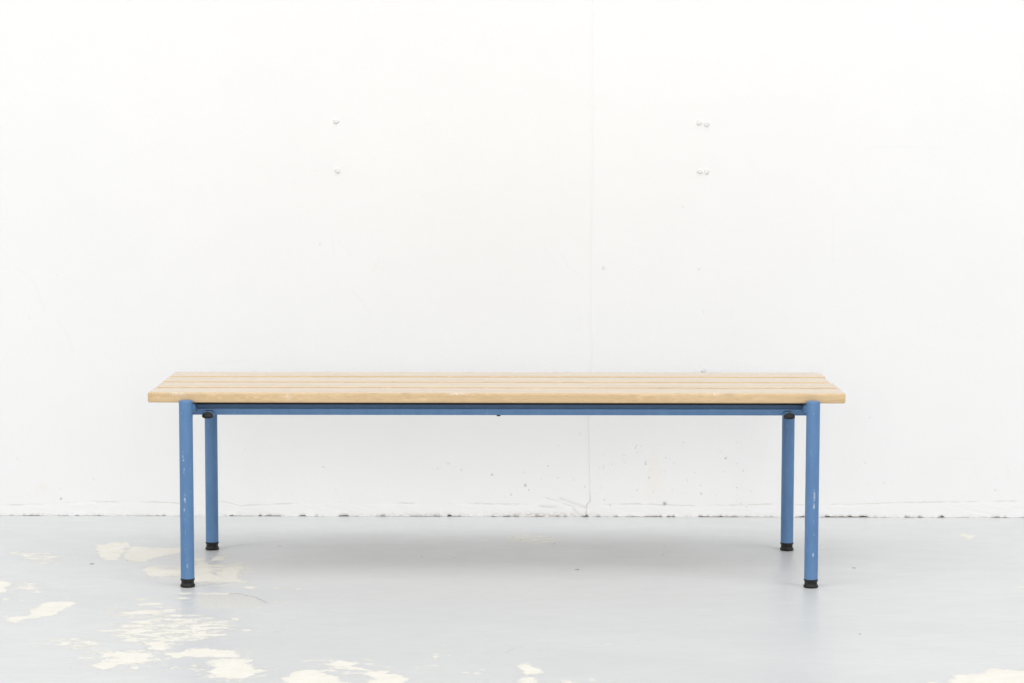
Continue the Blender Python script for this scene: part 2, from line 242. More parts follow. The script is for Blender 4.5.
# ------------------------------------------------------------------ materials
def floor_paint():
    k = Nodes("floor_paint")
    v = k.coords()
    wide = k.coords((1, 2.2, 1))
    bare = k.attr('bare')
    worn = k.attr('worn')
    crack_shadow = k.attr('crack_shadow')
    fleck = k.attr('fleck')
    n1 = k.noise(v, 38, 5, 0.65)
    n2 = k.noise(wide, 120, 4, 0.6)
    edge = k.math('ADD', bare, k.math('MULTIPLY', k.math('SUBTRACT', n1, 0.5), 0.062))
    edge = k.math('ADD', edge, k.math('MULTIPLY', k.math('SUBTRACT', n2, 0.5), 0.034))
    # small chips scattered close to the big flakes
    vd, vc = k.voronoi(k.coords((1, 1.4, 1)), 34)
    sep = k.n('ShaderNodeSeparateColor'); k.put(sep.inputs[0], vc)
    near = k.step(bare, -0.10, -0.01)
    chip = k.math('LESS_THAN', vd, k.math('MULTIPLY', near, k.lin(sep.outputs[0], 0.62, 1.0, 0.0, 0.30)))
    m_bare = k.math('MAXIMUM', k.step(edge, -0.0012, 0.0012), k.math('MULTIPLY', chip, k.step(n2, 0.42, 0.5)))
    # flaky fields: paint broken up into scales
    fb = k.noise(k.coords((1, 1.9, 1), (4, 2, 0)), 26, 6, 0.72)
    fl = k.math('ADD', k.attr('flaky'), k.math('MULTIPLY', k.math('SUBTRACT', fb, 0.53), 0.42))
    m_flk = k.step(fl, -0.003, 0.004)
    m_bare = k.math('MAXIMUM', m_bare, m_flk)
    # islands of paint still clinging inside the bare patches
    isl = k.noise(k.coords((1, 1.7, 1), (1, 7, 0)), 75, 5, 0.7)
    m_bare = k.math('MULTIPLY', m_bare, k.step(isl, 0.63, 0.67, 1.0, 0.35))
    dirt = k.noise(k.coords((1, 1.7, 1), (9, 7, 0)), 30, 6, 0.7)
    # worn, eroded concrete
    we = k.math('ADD', worn, k.math('MULTIPLY', k.math('SUBTRACT', n1, 0.5), 0.05))
    m_worn = k.step(we, -0.006, 0.010)
    rim = k.math('MULTIPLY', k.step(we, -0.016, -0.002), k.step(n2, 0.45, 0.52))
    # paint colour: cool grey with faint roller bands and scuffs
    tone = k.noise(k.coords((0.6, 1.6, 1)), 2.3, 4, 0.6)
    tone2 = k.noise(k.coords((1, 5, 1)), 16, 4, 0.7)
    paint = k.mix(k.step(tone, 0.3, 0.7), PAINT_A, PAINT_B)
    paint = k.mix(k.step(tone2, 0.42, 0.75, 0.0, 0.60), paint, PAINT_C)
    scuff = k.step(k.noise(k.coords((1, 7, 1), (3, 1, 0)), 30, 5, 0.75), 0.64, 0.76, 0, 0.22)
    paint = k.mix(scuff, paint, (0.74, 0.75, 0.76))
    grit = k.noise(v, 260, 3, 0.6)
    bare_c = k.mix(k.step(k.noise(v, 22, 4), 0.35, 0.7), (0.695, 0.678, 0.620), (0.730, 0.716, 0.668))
    bare_c = k.mix(k.step(grit, 0.60, 0.72, 0, 0.22), bare_c, (0.55, 0.54, 0.49))
    bare_c = k.mix(k.step(dirt, 0.50, 0.72, 0, 0.30), bare_c, (0.54, 0.53, 0.47))
    worn_c = k.mix(k.step(grit, 0.42, 0.62), (0.53, 0.527, 0.50), (0.66, 0.655, 0.62))
    col = k.mix(k.math('MULTIPLY', m_worn, 0.62), paint, worn_c)
    col = k.mix(k.math('MULTIPLY', rim, 0.0), col, bare_c)
    keep = k.math('SUBTRACT', 1.0, k.math('MULTIPLY', m_worn, 0.0))
    col = k.mix(k.math('MULTIPLY', m_bare, keep), col, bare_c)
    # dark lifted lip along the flakes
    lip = k.math('MULTIPLY', k.step(edge, -0.006, -0.0015), k.math('SUBTRACT', 1.0, m_bare))
    lip = k.math('MULTIPLY', lip, k.step(n1, 0.5, 0.62, 0, 0.35))
    col = k.mix(lip, col, (0.42, 0.42, 0.40))
    ck = k.math('ADD', crack_shadow, k.math('MULTIPLY', k.math('SUBTRACT', n2, 0.5), 0.9))
    m_ck = k.step(ck, 0.45, 0.8)
    col = k.mix(k.math('MULTIPLY', m_ck, 0.6), col, (0.22, 0.21, 0.20))
    fk = k.math('ADD', fleck, k.math('MULTIPLY', k.math('SUBTRACT', k.noise(v, 300, 2), 0.5), 0.5))
    col = k.mix(k.step(fk, 0.28, 0.6, 0, 0.9), col, (0.12, 0.12, 0.12))
    pit = k.step(k.noise(k.coords((1, 2.2, 1), (6, 3, 0)), 60, 6, 0.8), 0.60, 0.72, 0, 0.30)
    col = k.mix(pit, col, (0.36, 0.365, 0.37))
    dust = k.step(k.noise(k.coords((1, 2.0, 1), (2, 8, 0)), 85, 4, 0.7), 0.62, 0.70, 0, 0.50)
    col = k.mix(dust, col, (0.68, 0.67, 0.63))
    rough = k.lin(k.noise(k.coords((1, 2, 1)), 9, 4, 0.6), 0.3, 0.7, 0.33, 0.44)
    rough = k.mix(k.math('MAXIMUM', m_bare, k.math('MULTIPLY', m_worn, 0.8)), rough, (0.75, 0.75, 0.75))
    h = k.math('MULTIPLY', k.noise(k.coords((1, 1.6, 1)), 7, 3, 0.5), 2.2)
    h = k.math('ADD', h, k.math('MULTIPLY', k.noise(v, 90, 3), 0.10))
    h = k.math('ADD', h, k.math('MULTIPLY', m_bare, -0.5))
    h = k.math('ADD', h, k.math('MULTIPLY', k.math('MULTIPLY', m_worn, grit), 0.5))
    h = k.math('ADD', h, k.math('MULTIPLY', m_ck, -1.0))
    nb = k.bump(h, 0.0012, 0.8)
    return k.out(Base_Color=col, Roughness=rough, Normal=nb, Specular_IOR_Level=FLOOR_SPEC)


PAINT_A = (0.545, 0.560, 0.572)
PAINT_B = (0.580, 0.592, 0.600)
PAINT_C = (0.515, 0.526, 0.533)
FLOOR_SPEC = 0.85


def wall_paint():
    k = Nodes("wall_paint")
    v = k.coords()
    joint = k.attr('joint')
    ledge = k.attr('ledge')
    speck = k.attr('speck')
    scr = k.attr('scratch')
    smudge = k.attr('smudge')
    blister = k.attr('blister')
    grime = k.attr('grime')
    low = k.attr('low')
    fine = k.noise(v, 180, 3, 0.6)
    mid = k.noise(v, 45, 4, 0.6)
    col = k.mix(k.step(k.noise(v, 2.2, 4, 0.55), 0.3, 0.7), (0.735, 0.738, 0.739), (0.749, 0.752, 0.754))
    col = k.mix(k.step(mid, 0.55, 0.75, 0, 0.25), col, (0.730, 0.727, 0.716))
    # filled vertical seam
    wob = k.math('ADD', joint, k.math('MULTIPLY', k.math('SUBTRACT', k.noise(v, 60, 2), 0.5), 0.003))
    aj = k.math('ABSOLUTE', wob)
    line = k.math('MULTIPLY', k.step(aj, 0.0008, 0.0026, 1, 0), low)
    col = k.mix(line, col, (0.50, 0.49, 0.47))
    # base ledge, broken line
    al = k.math('ABSOLUTE', k.math('ADD', ledge, k.math('MULTIPLY', k.math('SUBTRACT', mid, 0.5), 0.008)))
    brk = k.step(k.noise(k.coords((1, 1, 1), (5, 0, 2)), 14, 3), 0.42, 0.62, 0.04, 0.55)
    l2 = k.math('MULTIPLY', k.step(al, 0.0006, 0.0026, 1, 0), brk)
    col = k.mix(l2, col, (0.52, 0.50, 0.46))
    # blistered specks
    vd, vc = k.voronoi(v, 95)
    sep = k.n('ShaderNodeSeparateColor'); k.put(sep.inputs[0], vc)
    rad = k.math('MULTIPLY', k.lin(sep.outputs[0], 0.50, 1.0, 0.0, 0.27), blister)
    dot = k.step(k.math('SUBTRACT', rad, vd), -0.03, 0.05)
    col = k.mix(k.math('MULTIPLY', dot, k.lin(sep.outputs[1], 0, 1, 0.15, 0.65)), col, (0.40, 0.39, 0.37))
    sp = k.math('ADD', speck, k.math('MULTIPLY', k.math('MULTIPLY', k.math('SUBTRACT', fine, 0.5), 0.6), k.step(speck, 0.05, 0.3)))
    col = k.mix(k.math('MULTIPLY', k.step(sp, 0.12, 0.9), 0.68), col, (0.22, 0.21, 0.20))
    col = k.mix(k.math('MULTIPLY', scr, k.step(fine, 0.3, 0.6, 0.3, 1.0)), col, (0.62, 0.61, 0.59))
    col = k.mix(k.math('MULTIPLY', smudge, k.step(mid, 0.3, 0.65, 0.3, 1.0)), col, (0.74, 0.71, 0.64))
    gm = k.math('MULTIPLY', grime, k.step(k.noise(k.coords((1, 1, 2.5)), 90, 4, 0.7), 0.36, 0.62))
    col = k.mix(gm, col, (0.30, 0.255, 0.20))
    h = k.math('MULTIPLY', k.noise(v, 4, 3), 3.0)
    h = k.math('ADD', h, k.math('MULTIPLY', mid, 0.5))
    h = k.math('ADD', h, k.math('MULTIPLY', fine, 0.12))
    h = k.math('ADD', h, k.math('MULTIPLY', dot, 0.5))
    h = k.math('ADD', h, k.step(aj, 0.0, 0.010, 0.9, 0.0))
    h = k.math('ADD', h, k.step(wob, -0.001, 0.001, 0.55, 0.0))
    h = k.math('ADD', h, k.math('MULTIPLY', scr, -0.8))
    h = k.math('ADD', h, k.math('MULTIPLY', speck, -0.8))
    return k.out(Base_Color=col, Roughness=0.62, Normal=k.bump(h, 0.0010, 0.8), Specular_IOR_Level=0.25)


def mortar_shade():
    k = Nodes("wall_mortar_shade")
    n = k.noise(k.coords(), 120, 4, 0.7)
    return k.out(Base_Color=k.mix(k.step(n, 0.35, 0.65), (0.022, 0.016, 0.012), (0.12, 0.085, 0.06)), Roughness=0.95)  # brown kept very dark so the recess shade sits in the colour


def blue_enamel():
    k = Nodes("blue_enamel")
    v = k.coords()
    scuff = k.attr('scuff')
    chip = k.attr('chip')
    fine = k.noise(k.coords((1, 1, 0.45)), 520, 4, 0.7)
    soft = k.noise(k.coords((1, 1, 0.25)), 45, 4, 0.6)
    col = k.mix(k.step(soft, 0.3, 0.7), BLUE_A, BLUE_B)
    # faint rubbed haze everywhere, stronger where it was kicked
    rub = k.step(k.noise(k.coords((1, 1, 0.3), (2, 4, 1)), 120, 5, 0.75), 0.60, 0.78, 0, 0.30)
    col = k.mix(rub, col, (0.33, 0.45, 0.60))
    m = k.step(k.math('ADD', scuff, k.math('MULTIPLY', k.math('SUBTRACT', fine, 0.5), 1.6)), 0.50, 0.85)
    col = k.mix(k.math('MULTIPLY', m, 0.75), col, (0.60, 0.64, 0.68))
    c2 = k.step(k.math('ADD', chip, k.math('MULTIPLY', k.math('SUBTRACT', fine, 0.5), 1.2)), 0.5, 0.7)
    col = k.mix(c2, col, (0.16, 0.12, 0.10))
    rough = k.lin(soft, 0.3, 0.7, 0.36, 0.50)
    h = k.math('ADD', k.math('MULTIPLY', k.noise(v, 400, 2), 0.10), k.math('MULTIPLY', m, -0.4))
    return k.out(Base_Color=col, Roughness=rough, Normal=k.bump(h, 0.0004, 0.6), Specular_IOR_Level=0.40)


BLUE_A = (0.078, 0.178, 0.352)
BLUE_B = (0.096, 0.205, 0.385)


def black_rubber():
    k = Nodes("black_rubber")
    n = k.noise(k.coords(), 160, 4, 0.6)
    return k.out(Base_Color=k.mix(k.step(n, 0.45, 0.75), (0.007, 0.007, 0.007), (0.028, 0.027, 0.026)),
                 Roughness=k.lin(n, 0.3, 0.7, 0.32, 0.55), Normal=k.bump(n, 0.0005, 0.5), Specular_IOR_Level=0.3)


def lacquered_wood(i):
    k = Nodes("lacquered_wood")
    off = (i * 3.7, i * 1.9, i * 0.83)
    v = k.coords((1, 1, 1), off)
    g = k.coords((0.055, 1, 1), off)              # stretched along the slat
    warp = k.noise(k.coords((0.5, 1, 1), off), 5, 2)
    vm = k.n('ShaderNodeVectorMath', operation='ADD')
    cmb = k.n('ShaderNodeCombineXYZ')
    k.put(cmb.inputs[1], k.math('MULTIPLY', warp, 0.018))
    k.put(cmb.inputs[2], k.math('MULTIPLY', warp, 0.034))
    k.put(vm.inputs[0], g); k.put(vm.inputs[1], cmb.outputs[0])
    grain = k.noise(vm.outputs[0], 170, 5, 0.65)
    band = k.noise(k.coords((0.10, 1, 1), off), 34, 3, 0.5, 0.6)
    pore = k.noise(k.coords((0.09, 1, 1), off), 700, 2, 0.5)
    ray = k.noise(k.coords((0.40, 1, 0.9), off), 95, 3, 0.6)
    big = k.noise(k.coords((0.35, 1, 1), off), 7, 3)
    col = k.mix(k.step(band, 0.34, 0.66), WOOD_A, WOOD_B)
    col = k.mix(k.step(grain, 0.50, 0.76, 0, 0.34), col, WOOD_C)
    col = k.mix(k.step(ray, 0.54, 0.68, 0, 0.50), col, (0.66, 0.47, 0.25))
    col = k.mix(k.step(pore, 0.54, 0.72, 0, 0.42), col, (0.30, 0.18, 0.075))
    col = k.mix(k.step(big, 0.42, 0.70, 0, 0.18), col, (0.50, 0.34, 0.165))
    wear = k.attr('wear')
    col = k.mix(k.math('MULTIPLY', wear, k.step(k.noise(v, 320, 3), 0.38, 0.55)), col, (0.82, 0.78, 0.70))
    knot = k.attr('knot')
    col = k.mix(knot, col, (0.10, 0.07, 0.062))
    h = k.math('ADD', k.math('MULTIPLY', grain, 0.4), k.math('MULTIPLY', pore, -0.25))
    h = k.math('ADD', h, k.math('MULTIPLY', k.noise(k.coords((0.3, 1, 1), off), 9, 2), 1.2))
    return k.out(Base_Color=col, Roughness=0.33, Normal=k.bump(h, 0.0006, 0.6),
                 Specular_IOR_Level=0.5, Coat_Weight=0.75, Coat_Roughness=0.10)


WOOD_A = (0.512, 0.352, 0.172)
WOOD_B = (0.575, 0.412, 0.224)
WOOD_C = (0.400, 0.262, 0.122)


def steel_paint():
    k = Nodes("dull_screw_metal")
    n = k.noise(k.coords(), 500, 3)
    return k.out(Base_Color=k.mix(k.step(n, 0.4, 0.6), (0.62, 0.62, 0.61), (0.74, 0.74, 0.73)), Roughness=0.5)


M_FLOOR, M_WALL, M_MORTAR_SHADE = floor_paint(), wall_paint(), mortar_shade()
M_BLUE, M_RUBBER, M_SCREW = blue_enamel(), black_rubber(), steel_paint()

# ------------------------------------------------------------------ mesh helpers
C = scene.collection.objects


def link(name, me, mats, parent=None):
    o = bpy.data.objects.new(name, me)
    C.link(o)
    for m in (mats if isinstance(mats, (list, tuple)) else [mats]):
        me.materials.append(m)
    if parent is not None:
        o.parent = parent
    return o


def from_bm(name, bm, mats, parent=None, smooth=True):
    me = bpy.data.meshes.new(name)
    bmesh.ops.recalc_face_normals(bm, faces=bm.faces)
    bm.to_mesh(me)
    bm.free()
    if smooth:
        me.shade_smooth()
    return link(name, me, mats, parent)


def auto_sharp(o, deg=40):
    me = o.data
    bm = bmesh.new(); bm.from_mesh(me)
    for e in bm.edges:
        if len(e.link_faces) == 2 and e.calc_face_angle(0) > math.radians(deg):
            e.smooth = False
    bm.to_mesh(me); bm.free()


def sheet(xs, ys, zfun):
    """regular grid mesh, xs by ys; zfun(X, Y) -> (x, y, z) arrays"""
    nx, ny = len(xs), len(ys)
    X, Y = np.meshgrid(xs, ys, indexing='ij')
    x, y, z = zfun(X, Y)
    co = np.stack([x, y, z], -1).reshape(-1, 3)
    i = np.arange(nx * ny).reshape(nx, ny)
    f = np.stack([i[:-1, :-1], i[1:, :-1], i[1:, 1:], i[:-1, 1:]], -1).reshape(-1, 4)
    return X.ravel(), Y.ravel(), co, f, i


def np_mesh(name, co, faces):
    me = bpy.data.meshes.new(name)
    me.vertices.add(len(co)); me.vertices.foreach_set('co', co.astype(np.float32).ravel())
    n = len(faces)
    me.loops.add(4 * n); me.loops.foreach_set('vertex_index', faces.astype(np.int32).ravel())
    me.polygons.add(n)
    me.polygons.foreach_set('loop_start', np.arange(0, 4 * n, 4, dtype=np.int32))
    me.update(calc_edges=True)
    me.validate()
    return me


def set_attr(me, name, vals):
    a = me.attributes.new(name, 'FLOAT', 'POINT')
    a.data.foreach_set('value', np.asarray(vals, np.float32).ravel())


def seg_dist(px, py, a, b):
    ax, ay = a; bx, by = b
    dx, dy = bx - ax, by - ay
    t = np.clip(((px - ax) * dx + (py - ay) * dy) / (dx * dx + dy * dy + 1e-12), 0, 1)
    return np.hypot(px - ax - t * dx, py - ay - t * dy)


def poly_sdf(px, py, poly, reach):
    """positive inside, negative outside, clipped at -reach"""
    out = np.full(px.shape, -reach)
    P = np.array(poly)
    lo, hi = P.min(0) - reach, P.max(0) + reach
    s = np.where((px > lo[0]) & (px < hi[0]) & (py > lo[1]) & (py < hi[1]))[0]
    if not len(s):
        return out
    x, y = px[s], py[s]
    d = np.full(x.shape, 1e9); ins = np.zeros(x.shape, bool)
    n = len(poly)
    for i in range(n):
        a, b = poly[i], poly[(i + 1) % n]
        d = np.minimum(d, seg_dist(x, y, a, b))
        c = (a[1] > y) != (b[1] > y)
        xi = (b[0] - a[0]) * (y - a[1]) / (b[1] - a[1] + 1e-12) + a[0]
        ins ^= c & (x < xi)
    out[s] = np.where(ins, d, np.maximum(-d, -reach))
    return out


def line_mask(px, py, pts, w):
    m = np.zeros(px.shape)
    for a, b in zip(pts[:-1], pts[1:]):
        lo = np.minimum(a, b) - 4 * w; hi = np.maximum(a, b) + 4 * w
        s = np.where((px > lo[0]) & (px < hi[0]) & (py > lo[1]) & (py < hi[1]))[0]
        d = seg_dist(px[s], py[s], a, b)
        m[s] = np.maximum(m[s], np.exp(-(d / w) ** 2))
    return m


rng = np.random.RandomState(7)


def noise1(x, freq, seed):
    r = np.random.RandomState(seed); t = r.rand(4096) * 2 - 1
    u = x * freq + 2000; i = np.floor(u).astype(int); f = u - i; f = f * f * (3 - 2 * f)
    return t[i % 4096] * (1 - f) + t[(i + 1) % 4096] * f


# ------------------------------------------------------------------ floor
WALL_Y, WALL_ANG = 0.892391, math.atan(-0.004875)

xs = np.concatenate([[-6, -4, -2.6, -1.8], np.arange(-1.50, 1.501, 0.005), [1.8, 2.6, 4, 6]])
ys = np.concatenate([[-8, -6, -4, -2.6, -1.8, -1.3], np.arange(-1.05, 0.961, 0.006), [1.06]])
fx, fy, co, faces, idx = sheet(xs, ys, lambda X, Y: (X, Y, 0 * X))
n0 = len(co)
rim_top = np.concatenate([idx[:, 0], idx[-1, 1:], idx[::-1, -1][1:], idx[0, ::-1][1:-1]])
rim_co = co[rim_top].copy(); rim_co[:, 2] = -0.15
k = len(rim_top)
side = np.array([[rim_top[i], n0 + i, n0 + (i + 1) % k, rim_top[(i + 1) % k]] for i in range(k)])
me = np_mesh("floor", np.concatenate([co, rim_co]), np.concatenate([faces, side]))
pad = lambda a, v=0.0: np.concatenate([a, np.full(k, v)])
bare = np.full(n0, -0.12)
for poly in BARE:
    bare = np.maximum(bare, poly_sdf(fx, fy, poly, 0.12))
worn = np.full(n0, -0.06)
for poly in WORN:
    worn = np.maximum(worn, poly_sdf(fx, fy, poly, 0.06))
crack_shadow = np.zeros(n0)
for i, ln in enumerate(FLOOR_CRACKS_AND_SHADOWS):
    crack_shadow = np.maximum(crack_shadow, line_mask(fx, fy, ln, 0.0050) * (0.80 if i == 0 else 0.62))
fleck = np.zeros(n0)
for x, y, r, a in FLOOR_FLECKS:
    fleck = np.maximum(fleck, a * np.exp(-(((fx - x) / (r * 1.3)) ** 2 + ((fy - y) / 0.009) ** 2)))
flaky = np.full(n0, -0.09)
for poly in FLAKY:
    flaky = np.maximum(flaky, poly_sdf(fx, fy, poly, 0.09))
flaky = np.minimum(flaky, 0.022)
for nm, a in (('flaky', pad(flaky, -0.09)), ('bare', pad(bare, -0.12)), ('worn', pad(worn, -0.06)), ('crack_shadow', pad(crack_shadow)), ('fleck', pad(fleck))):
    set_attr(me, nm, a)
floor = link("floor", me, M_FLOOR)
floor.location.z = -0.002
floor['kind'] = 'structure'

# ------------------------------------------------------------------ wall
xs = np.concatenate([[-6, -4, -2.6, -1.9], np.arange(-1.50, 1.501, 0.003), [1.9, 2.6, 4, 6]])
zs = np.concatenate([np.arange(0, 0.0461, 0.002), np.arange(0.050, 0.40, 0.004), np.arange(0.40, 1.361, 0.006), [1.6, 2.2, 3.2]])
lx, lz = np.array(LEDGE).T
jx, jz = np.array(JOINT).T


def gap_height(x):
    h = 0.0004 + 0.0007 * noise1(x, 60, 1) + 0.0008 * noise1(x, 190, 2)
    for a, b, amp in GAPS:
        m = np.clip(np.minimum(x - a, b - x) / 0.006 + 0.6, 0, 1)
        h = np.maximum(h, amp * 0.0017 * m * (0.82 + 0.5 * noise1(x, 150, 3)))
    return np.clip(h, 0.0002, 0.009)


def wall_surface(X, Z):
    ledge_z = np.interp(X, lx, lz) + 0.0014 * noise1(X, 40, 5) + 0.0014 * noise1(X, 130, 6)
    under = np.clip((ledge_z - Z) / 0.008, 0, 1)
    out = 0.0004 * under * (0.75 + 0.4 * noise1(X, 11, 7)) + 0.0004 * under * noise1(X + Z * 3, 55, 8) * noise1(Z * 5 + X, 90, 9)
    out += np.where(Z < 0.012, 0.0008 * noise1(X, 95, 10) * (1 - Z / 0.012), 0)
    g = gap_height(X)
    Zb = np.where(Z < 0.014, g + Z * (0.014 - g) / 0.014, Z)
    return X, -np.maximum(out, -0.001), Zb


wx, wz, co, faces, idx = sheet(xs, zs, wall_surface)
n0 = len(co)
# close the skin: bottom lip and back, with a dark brown bed; the open joint's shade is put into its colour
nxs = len(xs)
bot = idx[:, 0]
lip = co[bot].copy(); lip[:, 1] = 0.014
lip2 = lip.copy(); lip2[:, 2] = -0.02
top = idx[:, -1]
back_t = co[top].copy(); back_t[:, 1] = 0.18
back_b = back_t.copy(); back_b[:, 2] = -0.02
a0, a1, a2, a3 = n0, n0 + nxs, n0 + 2 * nxs, n0 + 3 * nxs
extra, emat = [], []
for i in range(nxs - 1):
    extra.append([bot[i], a0 + i, a0 + i + 1, bot[i + 1]][::-1]); emat.append(0)
    extra.append([a0 + i, a1 + i, a1 + i + 1, a0 + i + 1][::-1]); emat.append(1)
    extra.append([top[i], top[i + 1], a2 + i + 1, a2 + i]); emat.append(0)
    extra.append([a2 + i, a2 + i + 1, a3 + i + 1, a3 + i]); emat.append(0)
me = np_mesh("wall", np.concatenate([co, lip, lip2, back_t, back_b]), np.concatenate([faces, np.array(extra)]))
mi = np.zeros(len(me.polygons), np.int32); mi[len(faces):] = emat
k = 4 * nxs
joint = wx - np.interp(wz, jz[::-1], jx[::-1])
ledge = wz - np.interp(wx, lx, lz)
speck = np.zeros(n0)
for x, z, r, a in SPECKS:
    speck = np.maximum(speck, a * np.exp(-(((wx - x) / r) ** 2 + ((wz - z) / r) ** 2)))
scratch = np.zeros(n0)
for i, ln in enumerate(SCRATCHES):
    scratch = np.maximum(scratch, line_mask(wx, wz, ln, 0.0030) * (0.85 if i >= len(SCRATCHES) - 3 else 0.16))
smudge = np.zeros(n0)
for x, z, a, b, s in SMUDGES:
    taper = np.clip(1 - (wz - z) / (2 * b), 0.25, 1.5)
    smudge = np.maximum(smudge, s * np.exp(-(((wx - x) / (a * taper)) ** 4 + ((wz - z) / b) ** 4)))
blister = np.zeros(n0)
for cx, cz, rx, rz, s in ((0.12, 0.12, 0.24, 0.14, 0.8), (0.33, 0.11, 0.24, 0.12, 1.0), (0.55, 0.11, 0.16, 0.14, 1.0),
                          (0.28, 0.25, 0.5, 0.10, 0.45)):
    blister = np.maximum(blister, s * np.exp(-((wx - cx) / rx) ** 2 - ((wz - cz) / rz) ** 2))
gh = gap_height(wx)
grime = np.clip((gh - 0.0006) / 0.0016, 0, 1) * np.clip(1 - (wz - 0.002) / 0.005, 0, 1)
brown = np.exp(-((wx - 0.11) / 0.12) ** 2) + 0.5 * np.exp(-((wx + 0.21) / 0.12) ** 2)
base = 0.30 * np.clip(1 - wz / 0.007, 0, 1) * np.clip(0.7 + 0.8 * noise1(wx, 14, 12), 0, 1)
grime = np.clip(grime * 0.6 + base + brown * 0.65 * np.clip(1 - wz / 0.016, 0, 1), 0, 0.9)
low = np.clip(0.07 + 0.18 * np.clip((0.32 - wz) / 0.06, 0, 1) + 0.40 * np.clip((0.07 - wz) / 0.03, 0, 1), 0, 1)
for nm, a in (('joint', joint), ('ledge', ledge), ('speck', speck), ('scratch', scratch), ('smudge', smudge),
              ('blister', blister), ('grime', grime), ('low', low)):
    set_attr(me, nm, np.concatenate([a, np.full(k, 1.0 if nm in ('joint', 'ledge') else 0.0)]))
wall = link("wall", me, [M_WALL, M_MORTAR_SHADE])
me.polygons.foreach_set('material_index', mi)
me.shade_smooth()
wall.location = (0, WALL_Y, -0.002)
wall.rotation_euler = (0, 0, WALL_ANG)
wall['kind'] = 'structure'


# ------------------------------------------------------------------ screw heads left in the wall
def screw_mesh(seed):
    r = random.Random(seed)
    bm = bmesh.new()
    prof = [(0.0, 0.0018), (0.0016, 0.0020), (0.0034, 0.0030), (0.0050, 0.0026), (0.0062, 0.0010), (0.0068, -0.002)]
    n = 20
    rings = []
    for rad, out in prof:
        if rad == 0:
            rings.append([bm.verts.new((0, -out, 0))])
            continue
        ring = []
        for i in range(n):
            a = 2 * PI * i / n
            slot = 0.0010 if (rad < 0.004 and i % 5 == 0) else 0.0
            w = 1 + 0.10 * math.sin(3 * a + seed) + r.uniform(-0.05, 0.05)
            ring.append(bm.verts.new((rad * w * math.cos(a), -(out - slot), 0.8 * rad * w * math.sin(a))))
        rings.append(ring)
    for i in range(n):
        bm.faces.new((rings[0][0], rings[1][i], rings[1][(i + 1) % n]))
    for q in range(1, len(rings) - 1):
        for i in range(n):
            bm.faces.new((rings[q][i], rings[q + 1][i], rings[q + 1][(i + 1) % n], rings[q][(i + 1) % n]))
    return bm


SCREW_LABELS = [
    "small dull screw head left of the wall seam, upper one of the vertical pair there",
    "small dull screw head left of the wall seam, lower one of the vertical pair there",
    "small dull screw head right of the wall seam, upper left of the cluster of four",
    "small dull screw head right of the wall seam, upper right of the cluster of four",
    "small dull screw head right of the wall seam, lower left of the cluster of four",
    "small dull screw head right of the wall seam, lower right of the cluster of four",
    "lone small screw head in the white wall just above the back edge of the bench",
]
wall_m = Matrix.Translation((0, WALL_Y, 0)) @ Matrix.Rotation(WALL_ANG, 4, 'Z')
for i, ((x, z), lab) in enumerate(zip(SCREWS, SCREW_LABELS)):
    s = from_bm("wall_screw", screw_mesh(i + 1), M_SCREW)
    s.matrix_world = wall_m @ Matrix.Translation((x, 0, z + (0.003 if i == 6 else 0))) @ Matrix.Rotation(math.radians(-12), 4, 'X') @ Matrix.Rotation(i * 0.9, 4, 'Y') @ Matrix.Scale(1.1, 4)
    s['label'] = lab
    s['category'] = 'screw'
    s['group'] = 'screw heads in the white wall'

# ------------------------------------------------------------------ the bench
LEN, DEEP, TOP, THICK = 1.5, 0.4134, 0.4178, 0.0219
SHIFT = -0.0061
LEG_X, LEG_R, LEG_TOP = 0.6725, 0.0147, 0.4026
bench = bpy.data.objects.new("bench", None)
bench.empty_display_size = 0.2
C.link(bench)
bench['label'] = "long low bench with four pale wood slats on a scuffed blue steel frame"
bench['category'] = 'bench'


